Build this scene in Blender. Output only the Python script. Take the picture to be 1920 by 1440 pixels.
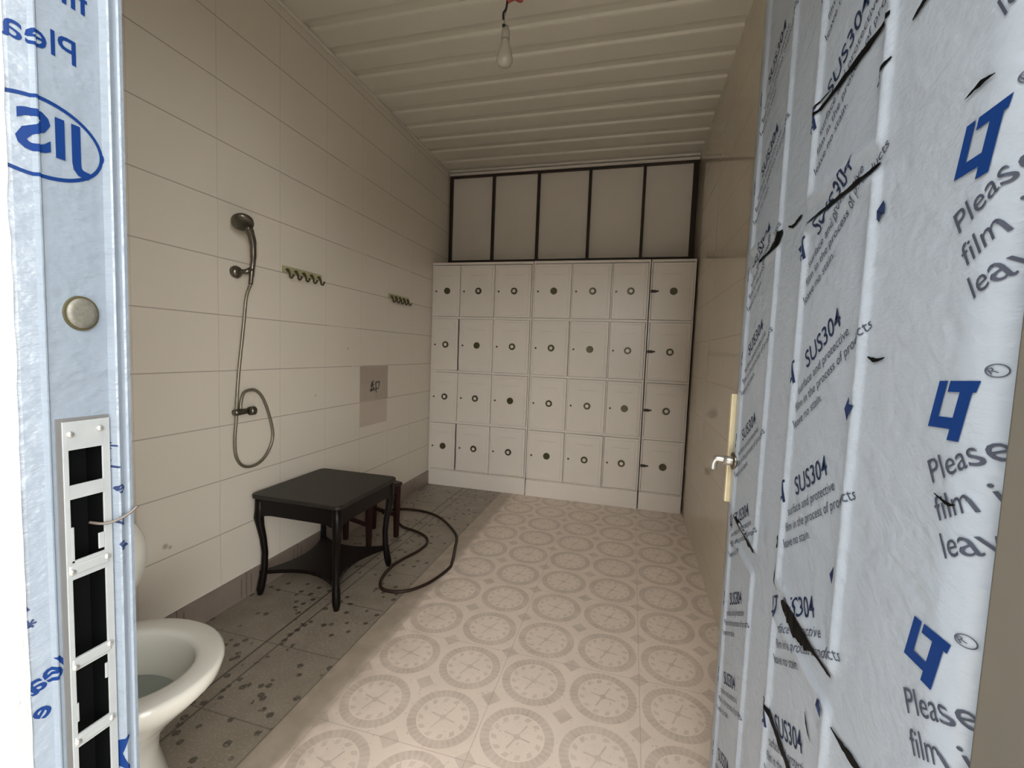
import bpy, bmesh, math, random
from mathutils import Vector, Matrix
random.seed(7)
PI = math.pi
for o in list(bpy.data.objects): bpy.data.objects.remove(o)
scn = bpy.context.scene
COL = scn.collection

# ------------------------------------------------------------------ camera
CAMH = 1.3
FPX, YAW, PITCH, ROLL = 836.3434, 0.2593, -0.0721, 0.0377
def cam_axes():
    cy, sy = math.cos(YAW), math.sin(YAW)
    f = Vector((-sy*math.cos(PITCH), cy*math.cos(PITCH), math.sin(PITCH)))
    r = Vector((cy, sy, 0)); u = r.cross(f)
    c, s = math.cos(ROLL), math.sin(ROLL)
    return c*r+s*u, -s*r+c*u, f
r_, u_, f_ = cam_axes()
cam = bpy.data.objects.new('camera', bpy.data.cameras.new('camera'))
COL.objects.link(cam)
cam.data.sensor_width = 36
cam.data.lens = FPX/1920*36
cam.data.clip_start = 0.01
M = Matrix((r_, u_, -f_)).transposed().to_4x4()
M.translation = Vector((0, 0, CAMH))
cam.matrix_world = M
scn.camera = cam
# ------------------------------------------------------------------ daylight outside
w = bpy.data.worlds.new('sky'); scn.world = w; w.use_nodes = True
bgn = w.node_tree.nodes['Background']
bgn.inputs[0].default_value = (1.0, 0.975, 0.94, 1)
nt = w.node_tree     # hazy sky: brighter near the horizon than overhead
tc = nt.nodes.new('ShaderNodeTexCoord'); sx = nt.nodes.new('ShaderNodeSeparateXYZ'); mr = nt.nodes.new('ShaderNodeMapRange')
nt.links.new(tc.outputs['Generated'], sx.inputs[0]); nt.links.new(sx.outputs[2], mr.inputs[0])
mr.inputs[1].default_value = .05; mr.inputs[2].default_value = .8; mr.inputs[3].default_value = 1.45; mr.inputs[4].default_value = .50
nt.links.new(mr.outputs[0], bgn.inputs[1])
scn.view_settings.view_transform = 'Standard'
scn.view_settings.look = 'None'
scn.view_settings.gamma = 1
scn.view_settings.use_curve_mapping = False
scn.view_settings.exposure = 3.52

# ------------------------------------------------------------------ room sizes
XL, XR = -1.843, 0.477
YF, YB = 3.894, 4.281
ZC = 3.05
WIN, WOUT = 0.43, 0.20       # front wall inner / outer face
DX = 0.27                    # plane of the opened door's filmed face
TY0, TW, TZ0, TH = 1.646, 0.372, 0.64, 0.26   # wall tile phase

# ------------------------------------------------------------------ material helpers
def new_mat(name, col=(.8,.8,.8), rough=.5, metal=0, spec=.5, trans=0, alpha=1):
    m = bpy.data.materials.new(name); m.use_nodes = True
    b = m.node_tree.nodes['Principled BSDF']
    b.inputs['Base Color'].default_value = (*col, 1)
    b.inputs['Roughness'].default_value = rough
    b.inputs['Metallic'].default_value = metal
    b.inputs['Specular IOR Level'].default_value = spec
    b.inputs['Transmission Weight'].default_value = trans
    return m
class G:
    """tiny node-expression helper"""
    def __init__(s, m):
        s.nt = m.node_tree; s.b = s.nt.nodes['Principled BSDF']
        tc = s.nt.nodes.new('ShaderNodeTexCoord'); s.co = tc.outputs['Object']
        sp = s.nt.nodes.new('ShaderNodeSeparateXYZ'); s.nt.links.new(s.co, sp.inputs[0])
        s.x, s.y, s.z = sp.outputs
    def m(s, op, a, b=0.0, c=0.0):
        n = s.nt.nodes.new('ShaderNodeMath'); n.operation = op
        for i, v in enumerate((a, b, c)):
            if isinstance(v, (int, float)): n.inputs[i].default_value = v
            else: s.nt.links.new(v, n.inputs[i])
        return n.outputs[0]
    def cell(s, v, ph, w):      # signed distance from nearest lattice centre
        t = s.m('FRACT', s.m('ADD', s.m('DIVIDE', s.m('SUBTRACT', v, ph), w), 100.5))
        return s.m('MULTIPLY', s.m('SUBTRACT', t, .5), w)
    def step(s, v, e, soft=.001):   # 1 when v<e
        n = s.nt.nodes.new('ShaderNodeMapRange'); n.inputs[1].default_value = e-soft; n.inputs[2].default_value = e+soft
        n.inputs[3].default_value = 1; n.inputs[4].default_value = 0
        s.nt.links.new(v, n.inputs[0]); return n.outputs[0]
    def noise(s, scale, det=3, vec=None, rough=.5):
        n = s.nt.nodes.new('ShaderNodeTexNoise'); n.inputs['Scale'].default_value = scale
        n.inputs['Detail'].default_value = det; n.inputs['Roughness'].default_value = rough
        s.nt.links.new(vec or s.co, n.inputs['Vector']); return n.outputs['Fac']
    def vor(s, scale):
        n = s.nt.nodes.new('ShaderNodeTexVoronoi'); n.inputs['Scale'].default_value = scale
        s.nt.links.new(s.co, n.inputs['Vector']); return n.outputs['Distance']
    def mix(s, fac, a, b):
        n = s.nt.nodes.new('ShaderNodeMix'); n.data_type = 'RGBA'
        if isinstance(fac, (int, float)): n.inputs[0].default_value = fac
        else: s.nt.links.new(fac, n.inputs[0])
        for i, v in ((6, a), (7, b)):
            if isinstance(v, tuple): n.inputs[i].default_value = (*v, 1)
            else: s.nt.links.new(v, n.inputs[i])
        return n.outputs[2]
    def col(s, c): s.nt.links.new(c, s.b.inputs['Base Color'])
    def rough(s, c): s.nt.links.new(c, s.b.inputs['Roughness'])
    def bump(s, h, strength=.3, dist=.002):
        n = s.nt.nodes.new('ShaderNodeBump'); n.inputs['Strength'].default_value = strength
        n.inputs['Distance'].default_value = dist
        s.nt.links.new(h, n.inputs['Height']); s.nt.links.new(n.outputs[0], s.b.inputs['Normal'])

def noisy(name, c1, c2, scale=20, rough=.5, metal=0, spec=.5, bump=0, bd=.001):
    m = new_mat(name, c1, rough, metal, spec); g = G(m)
    f = g.noise(scale, 4)
    g.col(g.mix(f, c1, c2))
    if bump: g.bump(f, bump, bd)
    return m

def tile_mat(name, horiz='y', ca=(.70, .645, .555), cb=(.74, .69, .60), jk=.9, r0=.10):
    m = new_mat(name, (.7, .66, .6), .13); g = G(m)
    h = g.y if horiz == 'y' else g.x
    dv = g.m('ABSOLUTE', g.cell(h, TY0, TW)); dz = g.m('ABSOLUTE', g.cell(g.z, TZ0, TH))
    d = g.m('MINIMUM', dv, dz)
    line = g.m('MAXIMUM', g.m('MULTIPLY', g.step(dv, .0014, .0012), .3), g.m('MULTIPLY', g.step(dz, .0020, .0014), .8))
    brk = g.m('GREATER_THAN', g.noise(1.7, 2), .36)
    line = g.m('MULTIPLY', line, g.m('ADD', .45, g.m('MULTIPLY', brk, .45)))
    base = g.mix(g.noise(1.3, 2), ca, cb)
    for sy_, sz_, sr in ((1.385, .432, .011), (1.405, .42, .007), (2.62, 1.28, .006), (1.19, .30, .006), (2.30, .99, .005)):
        dd = g.m('SQRT', g.m('ADD', g.m('POWER', g.m('SUBTRACT', h, sy_), 2), g.m('POWER', g.m('SUBTRACT', g.z, sz_), 2)))
        base = g.mix(g.m('MULTIPLY', g.step(dd, sr, .005), .55), base, (.17, .12, .11))
    g.col(g.mix(g.m('MULTIPLY', line, jk), base, (.17, .15, .125)))
    g.rough(g.m('ADD', r0, g.m('MULTIPLY', g.noise(3, 2), r0)))
    hgt = g.m('ADD', g.m('MULTIPLY', g.step(d, .002, .0015), -1), g.m('MULTIPLY', g.noise(2.5, 1), 1.2))
    g.bump(hgt, .25, .002)
    return m
M_TILE = tile_mat('wall_tile', 'y')
M_TILEX = tile_mat('back_wall_tile', 'x')
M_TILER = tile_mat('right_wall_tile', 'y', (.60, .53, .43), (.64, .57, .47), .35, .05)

def ceil_mat():
    m = new_mat('ceiling_panel', (.42, .40, .35), .45); g = G(m)
    g.col(g.mix(g.noise(2.2, 3), (.66, .63, .54), (.74, .71, .62)))
    return m
M_CEIL = ceil_mat()

def floor_mat():
    m = new_mat('floor_tile', (.6, .52, .45), .32); g = G(m)
    fx = g.cell(g.x, -.305, .27); fy = g.cell(g.y, 1.66, .27)
    r = g.m('SQRT', g.m('ADD', g.m('MULTIPLY', fx, fx), g.m('MULTIPLY', fy, fy)))
    ang = g.m('ARCTAN2', fy, fx)
    ticks = g.m('GREATER_THAN', g.m('SINE', g.m('MULTIPLY', ang, 36)), -.2)
    numer = g.m('GREATER_THAN', g.m('SINE', g.m('ADD', g.m('MULTIPLY', ang, 12), g.m('MULTIPLY', r, 60))), .25)
    band = g.m('MULTIPLY', g.step(r, .126), g.m('SUBTRACT', 1, g.step(r, .094)))
    tband = g.m('MULTIPLY', g.step(r, .088), g.m('SUBTRACT', 1, g.step(r, .070)))
    hand = g.m('MULTIPLY', g.step(g.m('ABSOLUTE', g.m('SUBTRACT', fx, g.m('MULTIPLY', fy, .45))), .0032), g.step(r, .058))
    hand2 = g.m('MULTIPLY', g.step(g.m('ABSOLUTE', g.m('ADD', fy, g.m('MULTIPLY', fx, .2))), .0032), g.step(r, .048))
    hub = g.step(r, .012)
    afx, afy = g.m('ABSOLUTE', fx), g.m('ABSOLUTE', fy)
    cor = g.m('SUBTRACT', 1, g.step(g.m('ADD', afx, afy), .232))
    v = g.m('MULTIPLY', band, g.m('ADD', .62, g.m('MULTIPLY', ticks, .2)))
    v = g.m('MAXIMUM', v, g.m('MULTIPLY', g.m('MULTIPLY', tband, numer), .55))
    for q in (hand, hand2, hub): v = g.m('MAXIMUM', v, g.m('MULTIPLY', q, .75))
    v = g.m('MAXIMUM', v, g.m('MULTIPLY', cor, .7))
    v = g.m('MULTIPLY', v, g.m('ADD', .35, g.m('MULTIPLY', g.noise(28, 4), .95)))
    speck = g.step(g.noise(70, 2), .33, .02)
    v = g.m('MAXIMUM', v, g.m('MULTIPLY', speck, .6))
    v = g.m('MULTIPLY', v, g.m('MULTIPLY', g.m('ADD', .25, g.noise(13, 4)), .80))
    basec = g.mix(g.noise(7, 5), (.70, .60, .51), (.86, .74, .64))
    main = g.mix(v, basec, (.36, .285, .225))
    jt = g.m('MINIMUM', g.m('ABSOLUTE', g.cell(g.x, -.44, .54)), g.m('ABSOLUTE', g.cell(g.y, 1.795, .54)))
    main = g.mix(g.m('MULTIPLY', g.step(jt, .0012, .001), .45), main, (.25, .20, .16))
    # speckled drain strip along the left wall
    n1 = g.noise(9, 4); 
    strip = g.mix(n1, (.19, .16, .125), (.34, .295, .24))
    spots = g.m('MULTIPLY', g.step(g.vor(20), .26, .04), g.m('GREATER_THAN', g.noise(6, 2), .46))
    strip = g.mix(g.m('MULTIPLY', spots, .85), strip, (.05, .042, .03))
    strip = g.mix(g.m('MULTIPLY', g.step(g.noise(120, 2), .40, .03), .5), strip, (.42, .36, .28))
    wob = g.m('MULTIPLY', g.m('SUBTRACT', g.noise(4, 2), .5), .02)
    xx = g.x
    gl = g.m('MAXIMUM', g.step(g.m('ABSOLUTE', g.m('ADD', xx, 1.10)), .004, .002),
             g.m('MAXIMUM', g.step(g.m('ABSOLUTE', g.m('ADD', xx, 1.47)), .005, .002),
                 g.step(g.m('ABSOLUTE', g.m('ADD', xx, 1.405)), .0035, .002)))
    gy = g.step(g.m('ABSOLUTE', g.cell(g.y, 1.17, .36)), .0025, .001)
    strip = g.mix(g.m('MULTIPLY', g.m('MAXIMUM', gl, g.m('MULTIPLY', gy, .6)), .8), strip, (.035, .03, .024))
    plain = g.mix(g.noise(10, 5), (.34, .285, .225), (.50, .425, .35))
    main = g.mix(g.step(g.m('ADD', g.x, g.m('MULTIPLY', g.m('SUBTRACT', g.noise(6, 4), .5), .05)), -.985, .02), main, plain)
    # boundary
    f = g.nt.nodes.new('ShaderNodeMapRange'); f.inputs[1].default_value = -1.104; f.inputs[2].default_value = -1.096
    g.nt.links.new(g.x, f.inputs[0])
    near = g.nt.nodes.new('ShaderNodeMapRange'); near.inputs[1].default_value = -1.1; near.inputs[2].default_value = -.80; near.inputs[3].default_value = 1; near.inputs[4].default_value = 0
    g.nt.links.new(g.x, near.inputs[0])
    dark_patches = g.m('MULTIPLY', g.m('MULTIPLY', near.outputs[0], g.step(g.noise(11, 5), .50, .10)), .55)  # patchy darker tone, fading out away from the strip
    main = g.mix(dark_patches, main, (.30, .25, .19))
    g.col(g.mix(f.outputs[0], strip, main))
    g.rough(g.m('ADD', .28, g.m('MULTIPLY', g.noise(8, 3), .25)))
    g.bump(g.noise(30, 3), .08, .001)
    return m
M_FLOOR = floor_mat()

def skirt_mat():
    m = new_mat('skirting_tile', (.3, .25, .22), .3); g = G(m)
    d = g.m('ABSOLUTE', g.cell(g.y, 1.42, .36))
    c = g.mix(g.noise(14, 4), (.20, .16, .135), (.27, .22, .185))
    pat = g.m('MULTIPLY', g.step(g.m('ABSOLUTE', g.m('SUBTRACT', d, .03)), .003, .002), g.step(g.m('ABSOLUTE', g.m('SUBTRACT', g.z, .06)), .05))
    c = g.mix(g.m('MULTIPLY', pat, .7), c, (.07, .05, .04))
    g.col(g.mix(g.step(d, .002, .001), c, (.08, .06, .05)))
    return m
M_SKIRT = skirt_mat()

def film_mat(name, c1, c2):
    m = new_mat(name, c1, .34); g = G(m)
    g.col(g.mix(g.noise(5, 3), c1, c2))
    st = g.nt.nodes.new('ShaderNodeMapping'); st.inputs['Scale'].default_value = (6, 14, 26)
    st.inputs['Rotation'].default_value = (.5, 0, 0)
    g.nt.links.new(g.co, st.inputs[0])
    h = g.m('ADD', g.noise(1, 5, st.outputs[0], .6), g.m('MULTIPLY', g.noise(60, 2), .25))
    g.bump(h, .8, .006)
    return m
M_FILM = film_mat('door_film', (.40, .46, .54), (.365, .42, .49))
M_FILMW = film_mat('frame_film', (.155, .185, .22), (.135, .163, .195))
M_WHITE_FILM = film_mat('white_film', (.33, .36, .37), (.29, .32, .33))
M_BLUE = new_mat('blue_ink', (.003, .035, .18), .6, 0, .2)
M_NAVY = new_mat('navy_ink', (.012, .022, .065), .6, 0, .2)
M_GREY = new_mat('grey_ink', (.06, .07, .10), .6, 0, .2)
M_BLUEJ = new_mat('blue_print_ink', (.001, .016, .085), .6, 0, .15)
M_BLACK = new_mat('tear_black', (.0015, .0017, .002), .6, 0, .1)
M_STEEL = noisy('brushed_steel', (.62, .61, .57), (.50, .49, .46), 80, .32, .9)
M_PLATE = noisy('strike_plate_steel', (.27, .285, .285), (.21, .225, .23), 50, .4, .1)
M_DARKMETAL = noisy('dull_chrome', (.20, .185, .15), (.12, .11, .09), 30, .28, .85)
M_HOSE = noisy('shower_hose_metal', (.30, .275, .22), (.22, .20, .16), 60, .35, .7)
M_BRASS = noisy('brass_plate', (.80, .72, .50), (.70, .60, .38), 60, .35, .6)
M_LOCK = noisy('locker_paint', (.74, .685, .615), (.79, .74, .67), 6, .32)
M_LOCKSHADE = noisy('locker_gap_shade', (.09, .08, .06), (.05, .045, .035), 10, .6)
M_STUD = noisy('dark_brown_stud', (.030, .017, .008), (.018, .010, .005), 12, .5)
M_TABLE = noisy('dark_wood', (.006, .004, .003), (.003, .002, .002), 18, .38, 0, .22)
M_TABLETOP = noisy('worn_dark_top', (.022, .018, .015), (.014, .014, .011), 7, .42, 0, .35)
M_STOOL = noisy('red_brown_wood', (.030, .009, .007), (.015, .006, .005), 22, .5, 0, .25)
M_RUBBER = noisy('brown_rubber', (.034, .017, .010), (.020, .011, .007), 30, .5, 0, .3)
M_PORC = noisy('porcelain', (.80, .79, .72), (.74, .74, .67), 3, .08)
M_WATER = new_mat('toilet_water', (.30, .34, .31), .05)
M_PLASTIC = new_mat('white_plastic', (.74, .73, .66), .3)
M_HOOKBASE = new_mat('olive_plastic', (.42, .40, .22), .35)
M_HOOK = new_mat('dark_hook', (.08, .07, .035), .35, .5)
M_PLASTER = noisy('outer_plaster', (.17, .158, .132), (.14, .13, .11), 9, .8, 0, .2, .2)
M_CONC = noisy('concrete_ground', (.62, .59, .54), (.54, .51, .47), 5, .85, 0, .2, .2)
M_BULB = new_mat('frosted_bulb', (.46, .43, .36), .25)
M_CORD = new_mat('black_cord', (.006, .006, .005), .45)
M_CORDW = new_mat('pale_cord', (.36, .33, .28), .5)
M_RED = new_mat('red_tape', (.30, .05, .035), .5)
M_DECO = noisy('grey_brown_tile', (.44, .375, .315), (.38, .325, .27), 12, .3)
M_DECO2 = noisy('light_brown_tile', (.54, .465, .39), (.59, .52, .44), 5, .25)
M_BLOCKER = noisy('dark_sky_blocker', (.07, .07, .065), (.05, .05, .045), 4, .9, 0, .2)
M_INK = new_mat('black_ink', (.03, .02, .014), .5)

# ------------------------------------------------------------------ mesh helpers
def link_mesh(name, bm, mat, parent=None, smooth=False):
    me = bpy.data.meshes.new(name); bm.normal_update(); bm.to_mesh(me); bm.free()
    if smooth:
        for p in me.polygons: p.use_smooth = True
    me.materials.append(mat)
    o = bpy.data.objects.new(name, me); COL.objects.link(o)
    if parent: o.parent = parent
    return o
def box(bm, x0, x1, y0, y1, z0, z1, bev=0, mat=None):
    r = bmesh.ops.create_cube(bm, size=1)
    vs = r['verts']
    for v in vs:
        v.co = Vector(((x0+x1)/2+v.co.x*(x1-x0), (y0+y1)/2+v.co.y*(y1-y0), (z0+z1)/2+v.co.z*(z1-z0)))
    if bev:
        es = list({e for v in vs for e in v.link_edges})
        r2 = bmesh.ops.bevel(bm, geom=es, offset=bev, segments=2, affect='EDGES', profile=.5)
        vs = list({v for f in r2['faces'] for v in f.verts} | {v for v in vs if v.is_valid})
    if mat is not None:
        for v in vs: v.co = mat @ v.co
    return vs
def quad(bm, pts):
    return bm.faces.new([bm.verts.new(p) for p in pts])
def tube(bm, pts, rad, seg=10, cap=True):
    """swept tube; rad number or list"""
    pts = [Vector(p) for p in pts]; n = len(pts)
    rads = rad if isinstance(rad, (list, tuple)) else [rad]*n
    rings = []; ref = None
    for i, p in enumerate(pts):
        t = (pts[min(i+1, n-1)]-pts[max(i-1, 0)]).normalized()
        if ref is None:
            ref = Vector((0, 0, 1)) if abs(t.z) < .9 else Vector((0, 1, 0))
            a = t.cross(ref).normalized()
        else:
            a = (a - t*a.dot(t)).normalized()
        b = t.cross(a)
        rings.append([bm.verts.new(p+(a*math.cos(2*PI*k/seg)+b*math.sin(2*PI*k/seg))*rads[i]) for k in range(seg)])
    for i in range(n-1):
        for k in range(seg):
            bm.faces.new((rings[i][k], rings[i][(k+1) % seg], rings[i+1][(k+1) % seg], rings[i+1][k]))
    if cap:
        bm.faces.new(list(reversed(rings[0]))); bm.faces.new(rings[-1])
def spline(pts, sub=8, closed=False):
    P = [Vector(p) for p in pts]; out = []; n = len(P)
    for i in range(n if closed else n-1):
        g = (lambda k: P[k % n]) if closed else (lambda k: P[max(0, min(n-1, k))])
        p0, p1, p2, p3 = g(i-1), g(i), g(i+1), g(i+2)
        for s in range(sub):
            t = s/sub
            out.append(.5*((2*p1)+(p2-p0)*t+(2*p0-5*p1+4*p2-p3)*t*t+(3*p1-p0-3*p2+p3)*t**3))
    if not closed: out.append(P[-1])
    return out
def lathe(bm, prof, axis_o, axis='z', seg=24, caps=True):
    rings = []
    for r, h in prof:
        ring = []
        for k in range(seg):
            a = 2*PI*k/seg; c, s = r*math.cos(a), r*math.sin(a)
            d = {'z': (c, s, h), 'x': (h, c, s), 'y': (c, h, s)}[axis]
            ring.append(bm.verts.new(Vector(axis_o)+Vector(d)))
        rings.append(ring)
    for i in range(len(rings)-1):
        for k in range(seg):
            bm.faces.new((rings[i][k], rings[i][(k+1) % seg], rings[i+1][(k+1) % seg], rings[i+1][k]))
    if caps:
        bm.faces.new(rings[0]); bm.faces.new(rings[-1])
    bmesh.ops.recalc_face_normals(bm, faces=bm.faces)
def loft(bm, rings, cap0=True, cap1=True):
    R = [[bm.verts.new(p) for p in r] for r in rings]; n = len(R[0])
    for i in range(len(R)-1):
        for k in range(n):
            bm.faces.new((R[i][k], R[i][(k+1) % n], R[i+1][(k+1) % n], R[i+1][k]))
    if cap0: bm.faces.new(list(reversed(R[0])))
    if cap1: bm.faces.new(R[-1])
    bmesh.ops.recalc_face_normals(bm, faces=bm.faces)
def empty(name, loc=(0, 0, 0), label=None, cat=None, group=None, kind=None):
    o = bpy.data.objects.new(name, None); COL.objects.link(o); o.location = loc
    o.empty_display_size = .1
    tag(o, label, cat, group, kind); return o
def tag(o, label=None, cat=None, group=None, kind=None):
    if label: o['label'] = label
    if cat: o['category'] = cat
    if group: o['group'] = group
    if kind: o['kind'] = kind
    return o
def under(parent, o):
    """parent a world-space mesh under an Empty that stands away from the origin"""
    o.parent = parent; o.matrix_parent_inverse = Matrix.Translation(-parent.location); return o
def part(name, bm, mat, parent, smooth=False, label=None):
    o = link_mesh(name, bm, mat, None, smooth)
    o.parent = parent
    root = Vector((0, 0, 0)); p = parent
    while p: root += p.location; p = p.parent
    o.location = -Vector(root) if False else (0, 0, 0)
    o.data.transform(Matrix.Translation(-root))
    if label: o['label'] = label
    return o
def structure(name, bm, mat, label=None, cat=None):
    o = link_mesh(name, bm, mat); o['kind'] = 'structure'
    if label: o['label'] = label
    if cat: o['category'] = cat
    return o

# ================================================================== ROOM SHELL
bm = bmesh.new(); box(bm, XL-.15, XR+.15, WOUT, YB+.1, -.12, 0)
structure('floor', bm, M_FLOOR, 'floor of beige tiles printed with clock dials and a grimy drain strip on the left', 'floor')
bm = bmesh.new(); box(bm, XL-.15, XL, WIN, YB, 0, ZC+.08)
structure('wall_left', bm, M_TILE, 'cream tiled wall carrying the shower and hooks', 'wall')
bm = bmesh.new(); box(bm, XR, XR+.15, WIN, YB, 0, ZC+.08)
structure('wall_right', bm, M_TILER, 'glossy cream tiled wall behind the opened door', 'wall')
bm = bmesh.new(); box(bm, XL-.15, XR+.15, YB, YB+.1, 0, ZC+.08)
structure('wall_back', bm, M_LOCK, 'pale panelled wall behind and above the lockers', 'wall')
# front wall around the doorway
OPL, OPR, OPT = -.665, .262, 2.32
bm = bmesh.new()
box(bm, XL-.15, OPL, WOUT, WIN, 0, ZC+.08)
box(bm, OPL, .30, WOUT, WIN, OPT, ZC+.08)
box(bm, .30, XR+.15, .30, WIN, 0, ZC+.08)
structure('wall_front', bm, M_TILEX, 'wall holding the doorway the photo is taken through', 'wall')
bm = bmesh.new(); box(bm, OPR, XR+.6, .16, .398, 0, ZC+.08, .004)
structure('wall_outside', bm, M_PLASTER, 'blurred grey plaster corner at the right of the doorway', 'wall')
bm = bmesh.new(); box(bm, -9, -.45, -10, -8, -.02, 5.0); box(bm, -.45, 8, -10, -9.6, -.02, 2.3); box(bm, -4.2, -4.0, -8, .1, -.02, 5.0)  # added blockers out of view, shaping the skylight that enters the doorway
structure('wall_sky_blocker', bm, M_BLOCKER, 'unseen dark blocks added behind the camera to hold back sky light', 'wall')
# ceiling : corrugated panels, grooves run across the room
bm = bmesh.new()
pitch, gd = .222, .016
ys = []
y = 2.65 - pitch*11
prof = [(WIN-.05, ZC)]
while y < YB+.05:
    if y-.075 > WIN:
        prof += [(y-.050, ZC), (y-.020, ZC+.008), (y+.030, ZC+gd), (y+.036, ZC+.001), (y+.046, ZC-.001)]
    y += pitch
prof.append((YB+.08, ZC))
prof = [p for p in prof if p[0] <= YB+.08]
va = [bm.verts.new((XL-.02, p[0], p[1])) for p in prof]; vb = [bm.verts.new((XR+.02, p[0], p[1])) for p in prof]
vc = [bm.verts.new((XL-.02, p[0], ZC+.1)) for p in prof]; vd = [bm.verts.new((XR+.02, p[0], ZC+.1)) for p in prof]
for i in range(len(prof)-1):
    bm.faces.new((va[i], vb[i], vb[i+1], va[i+1])); bm.faces.new((vc[i], vc[i+1], vd[i+1], vd[i]))
bmesh.ops.recalc_face_normals(bm, faces=bm.faces)
structure('ceiling', bm, M_CEIL, 'corrugated pale metal ceiling', 'ceiling')
bm = bmesh.new(); box(bm, XL, XL+.012, WIN, YF, 0, .128, .002)
structure('baseboard_left', bm, M_SKIRT, 'brown tile skirting under the shower wall', 'baseboard')
bm = bmesh.new()
box(bm, XL+.001, XL+.014, WIN, YB, ZC-.018, ZC-.001, .003)
structure('trim_1', bm, M_CEIL, 'thin ceiling trim along the left wall', 'trim')
bm = bmesh.new(); box(bm, -9, 9, -11, WOUT, -.14, -.02)
structure('ground', bm, M_CONC, 'concrete ground outside the doorway', 'ground')

# ================================================================== STUD FRAME ABOVE LOCKERS
fr = empty('stud_frame', (-.69, 4.25, 0), 'dark brown stud frame with five pale bays standing above the lockers', 'frame')
for i, x in enumerate((-1.826, -1.385, -.938, -.455, .025, .452)):
    wd = .013 if i < 5 else .021
    bm = bmesh.new(); box(bm, x-wd, x+wd, 4.245, 4.28, 2.12, 3.012, .002)
    part('post', bm, M_STUD, fr)
bm = bmesh.new(); box(bm, -1.84, .474, 4.240, 4.28, 2.998, 3.012, .002); part('rail', bm, M_STUD, fr, label='thin top rail')
bm = bmesh.new(); box(bm, -1.84, .474, 4.225, 4.28, 3.012, 3.034, .002)
part('cover_strip', bm, M_LOCK, fr, label='pale cover strip under the ceiling')
bm = bmesh.new(); box(bm, -1.84, .474, 4.240, 4.28, 2.160, 2.192, .002); part('rail', bm, M_STUD, fr)

# ================================================================== LOCKERS
ROWZ = [(.160, .605), (.625, 1.085), (1.105, 1.585), (1.605, 2.075)]
def locker(name, cols, label, yf, tilt={}, latch=False, gaps={}, zoff=0):
    x0, x1 = cols[0][0]-.012, cols[-1][1]+.012
    t = empty(name, ((x0+x1)/2, (yf+YB)/2-.03, 0), label, 'locker', 'white metal lockers along the back wall')
    yb = YB-.045; top = 2.100
    bm = bmesh.new()
    box(bm, x0, x0+.012, yf+.004, yb, .02, top); box(bm, x1-.012, x1, yf+.004, yb, .02, top)
    box(bm, x0, x1, yf, yb, 2.078, top, .002); box(bm, x0, x1, yf+.004, yb, .14, .157)
    box(bm, x0, x1, yb-.01, yb, .14, top)
    for a, b in zip(cols[:-1], cols[1:]): box(bm, a[1], b[0], yf+.004, yb-.01, .15, 2.08)
    for a, b in zip(ROWZ[:-1], ROWZ[1:]): box(bm, x0, x1, yf+.005, yb-.01, a[1], b[0])
    part('carcass', bm, M_LOCK, t)
    bm = bmesh.new(); box(bm, x0+.002, x1-.002, yf-.004, yf+.03, 0, .150, .003)
    part('plinth', bm, M_LOCK, t)
    bm = bmesh.new(); box(bm, x0+.013, x1-.013, yf+.10, yf+.11, .16, 2.075)  # dark sheet behind the doors, its colour stands in for shade in the gaps
    part('gap_shade', bm, M_LOCKSHADE, t)
    for ci, (a, b) in enumerate(cols):
        for ri, (z0, z1) in enumerate(ROWZ):
            ga = .0025; gb = gaps.get((ci, ri), .0025)
            W = b-a-ga-gb; H = z1-z0-.005
            bm = bmesh.new()
            box(bm, 0, W, -.006, .012, 0, H, .002)
            m = 0.022
            # pressed border
            box(bm, m, W-m, -.0085, -.005, m, H-m, .0015)
            ang = tilt.get((ci, ri), 0)
            Mx = Matrix.Translation((a+ga, yf+.001, z0+.0025)) @ Matrix.Rotation(-ang, 4, 'Z')
            bm.transform(Mx)
            d = part('door', bm, M_LOCK, t)
            # round lock
            cx, cz = W*.53, H*.5
            bm = bmesh.new()
            lathe(bm, [(.015, -.0085), (.015, -.016), (.028, -.0165), (.030, -.012), (.030, -.0085)], (cx, 0, cz), 'y', 20, caps=False)
            bm.transform(Mx); part('lock_ring', bm, M_HOOK, d)
            bm = bmesh.new(); lathe(bm, [(.0155, -.009), (.0155, -.0125)], (cx, 0, cz), 'y', 16)
            bm.transform(Mx); part('lock_barrel', bm, M_LOCK if (ci+ri) % 3 else M_HOOK, d)
            # little rivet by the left edge
            bm = bmesh.new(); lathe(bm, [(.009, -.006), (.008, -.012)], (.030, 0, cz-.004), 'y', 12)
            bm.transform(Mx); part('rivet', bm, M_HOOK, d)
            if latch:
                bm = bmesh.new()
                box(bm, -.012, .030, -.018, -.006, cz-.012, cz+.010, .004)
                box(bm, .026, .052, -.014, -.006, cz-.006, cz+.006, .002)
                bm.transform(Mx); part('latch', bm, M_STUD, d)
            if ri < 4:
                bm = bmesh.new()
                box(bm, W*.25, W*.75, -.0100, -.0080, H*.80, H*.80+.0015)
                bm.transform(Mx); part('vent_line', bm, M_DECO2, d)
    return t
locker('locker', [(-1.828, -1.560), (-1.552, -1.228), (-1.220, -.888)],
       'white metal locker three doors wide against the left wall', YF,
       gaps={(0, 0): .011, (0, 2): .010})
locker('locker', [(-.858, -.534), (-.524, -.198), (-.188, .098)],
       'white metal locker three doors wide in the middle of the row', YF-.006,
       tilt={(0, 2): .035, (1, 0): .03, (0, 0): .012, (1, 2): .015, (2, 2): -.01})
locker('locker', [(.130, .452)],
       'white metal locker one door wide with black latches, beside the right wall', YF-.002, latch=True)

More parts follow.
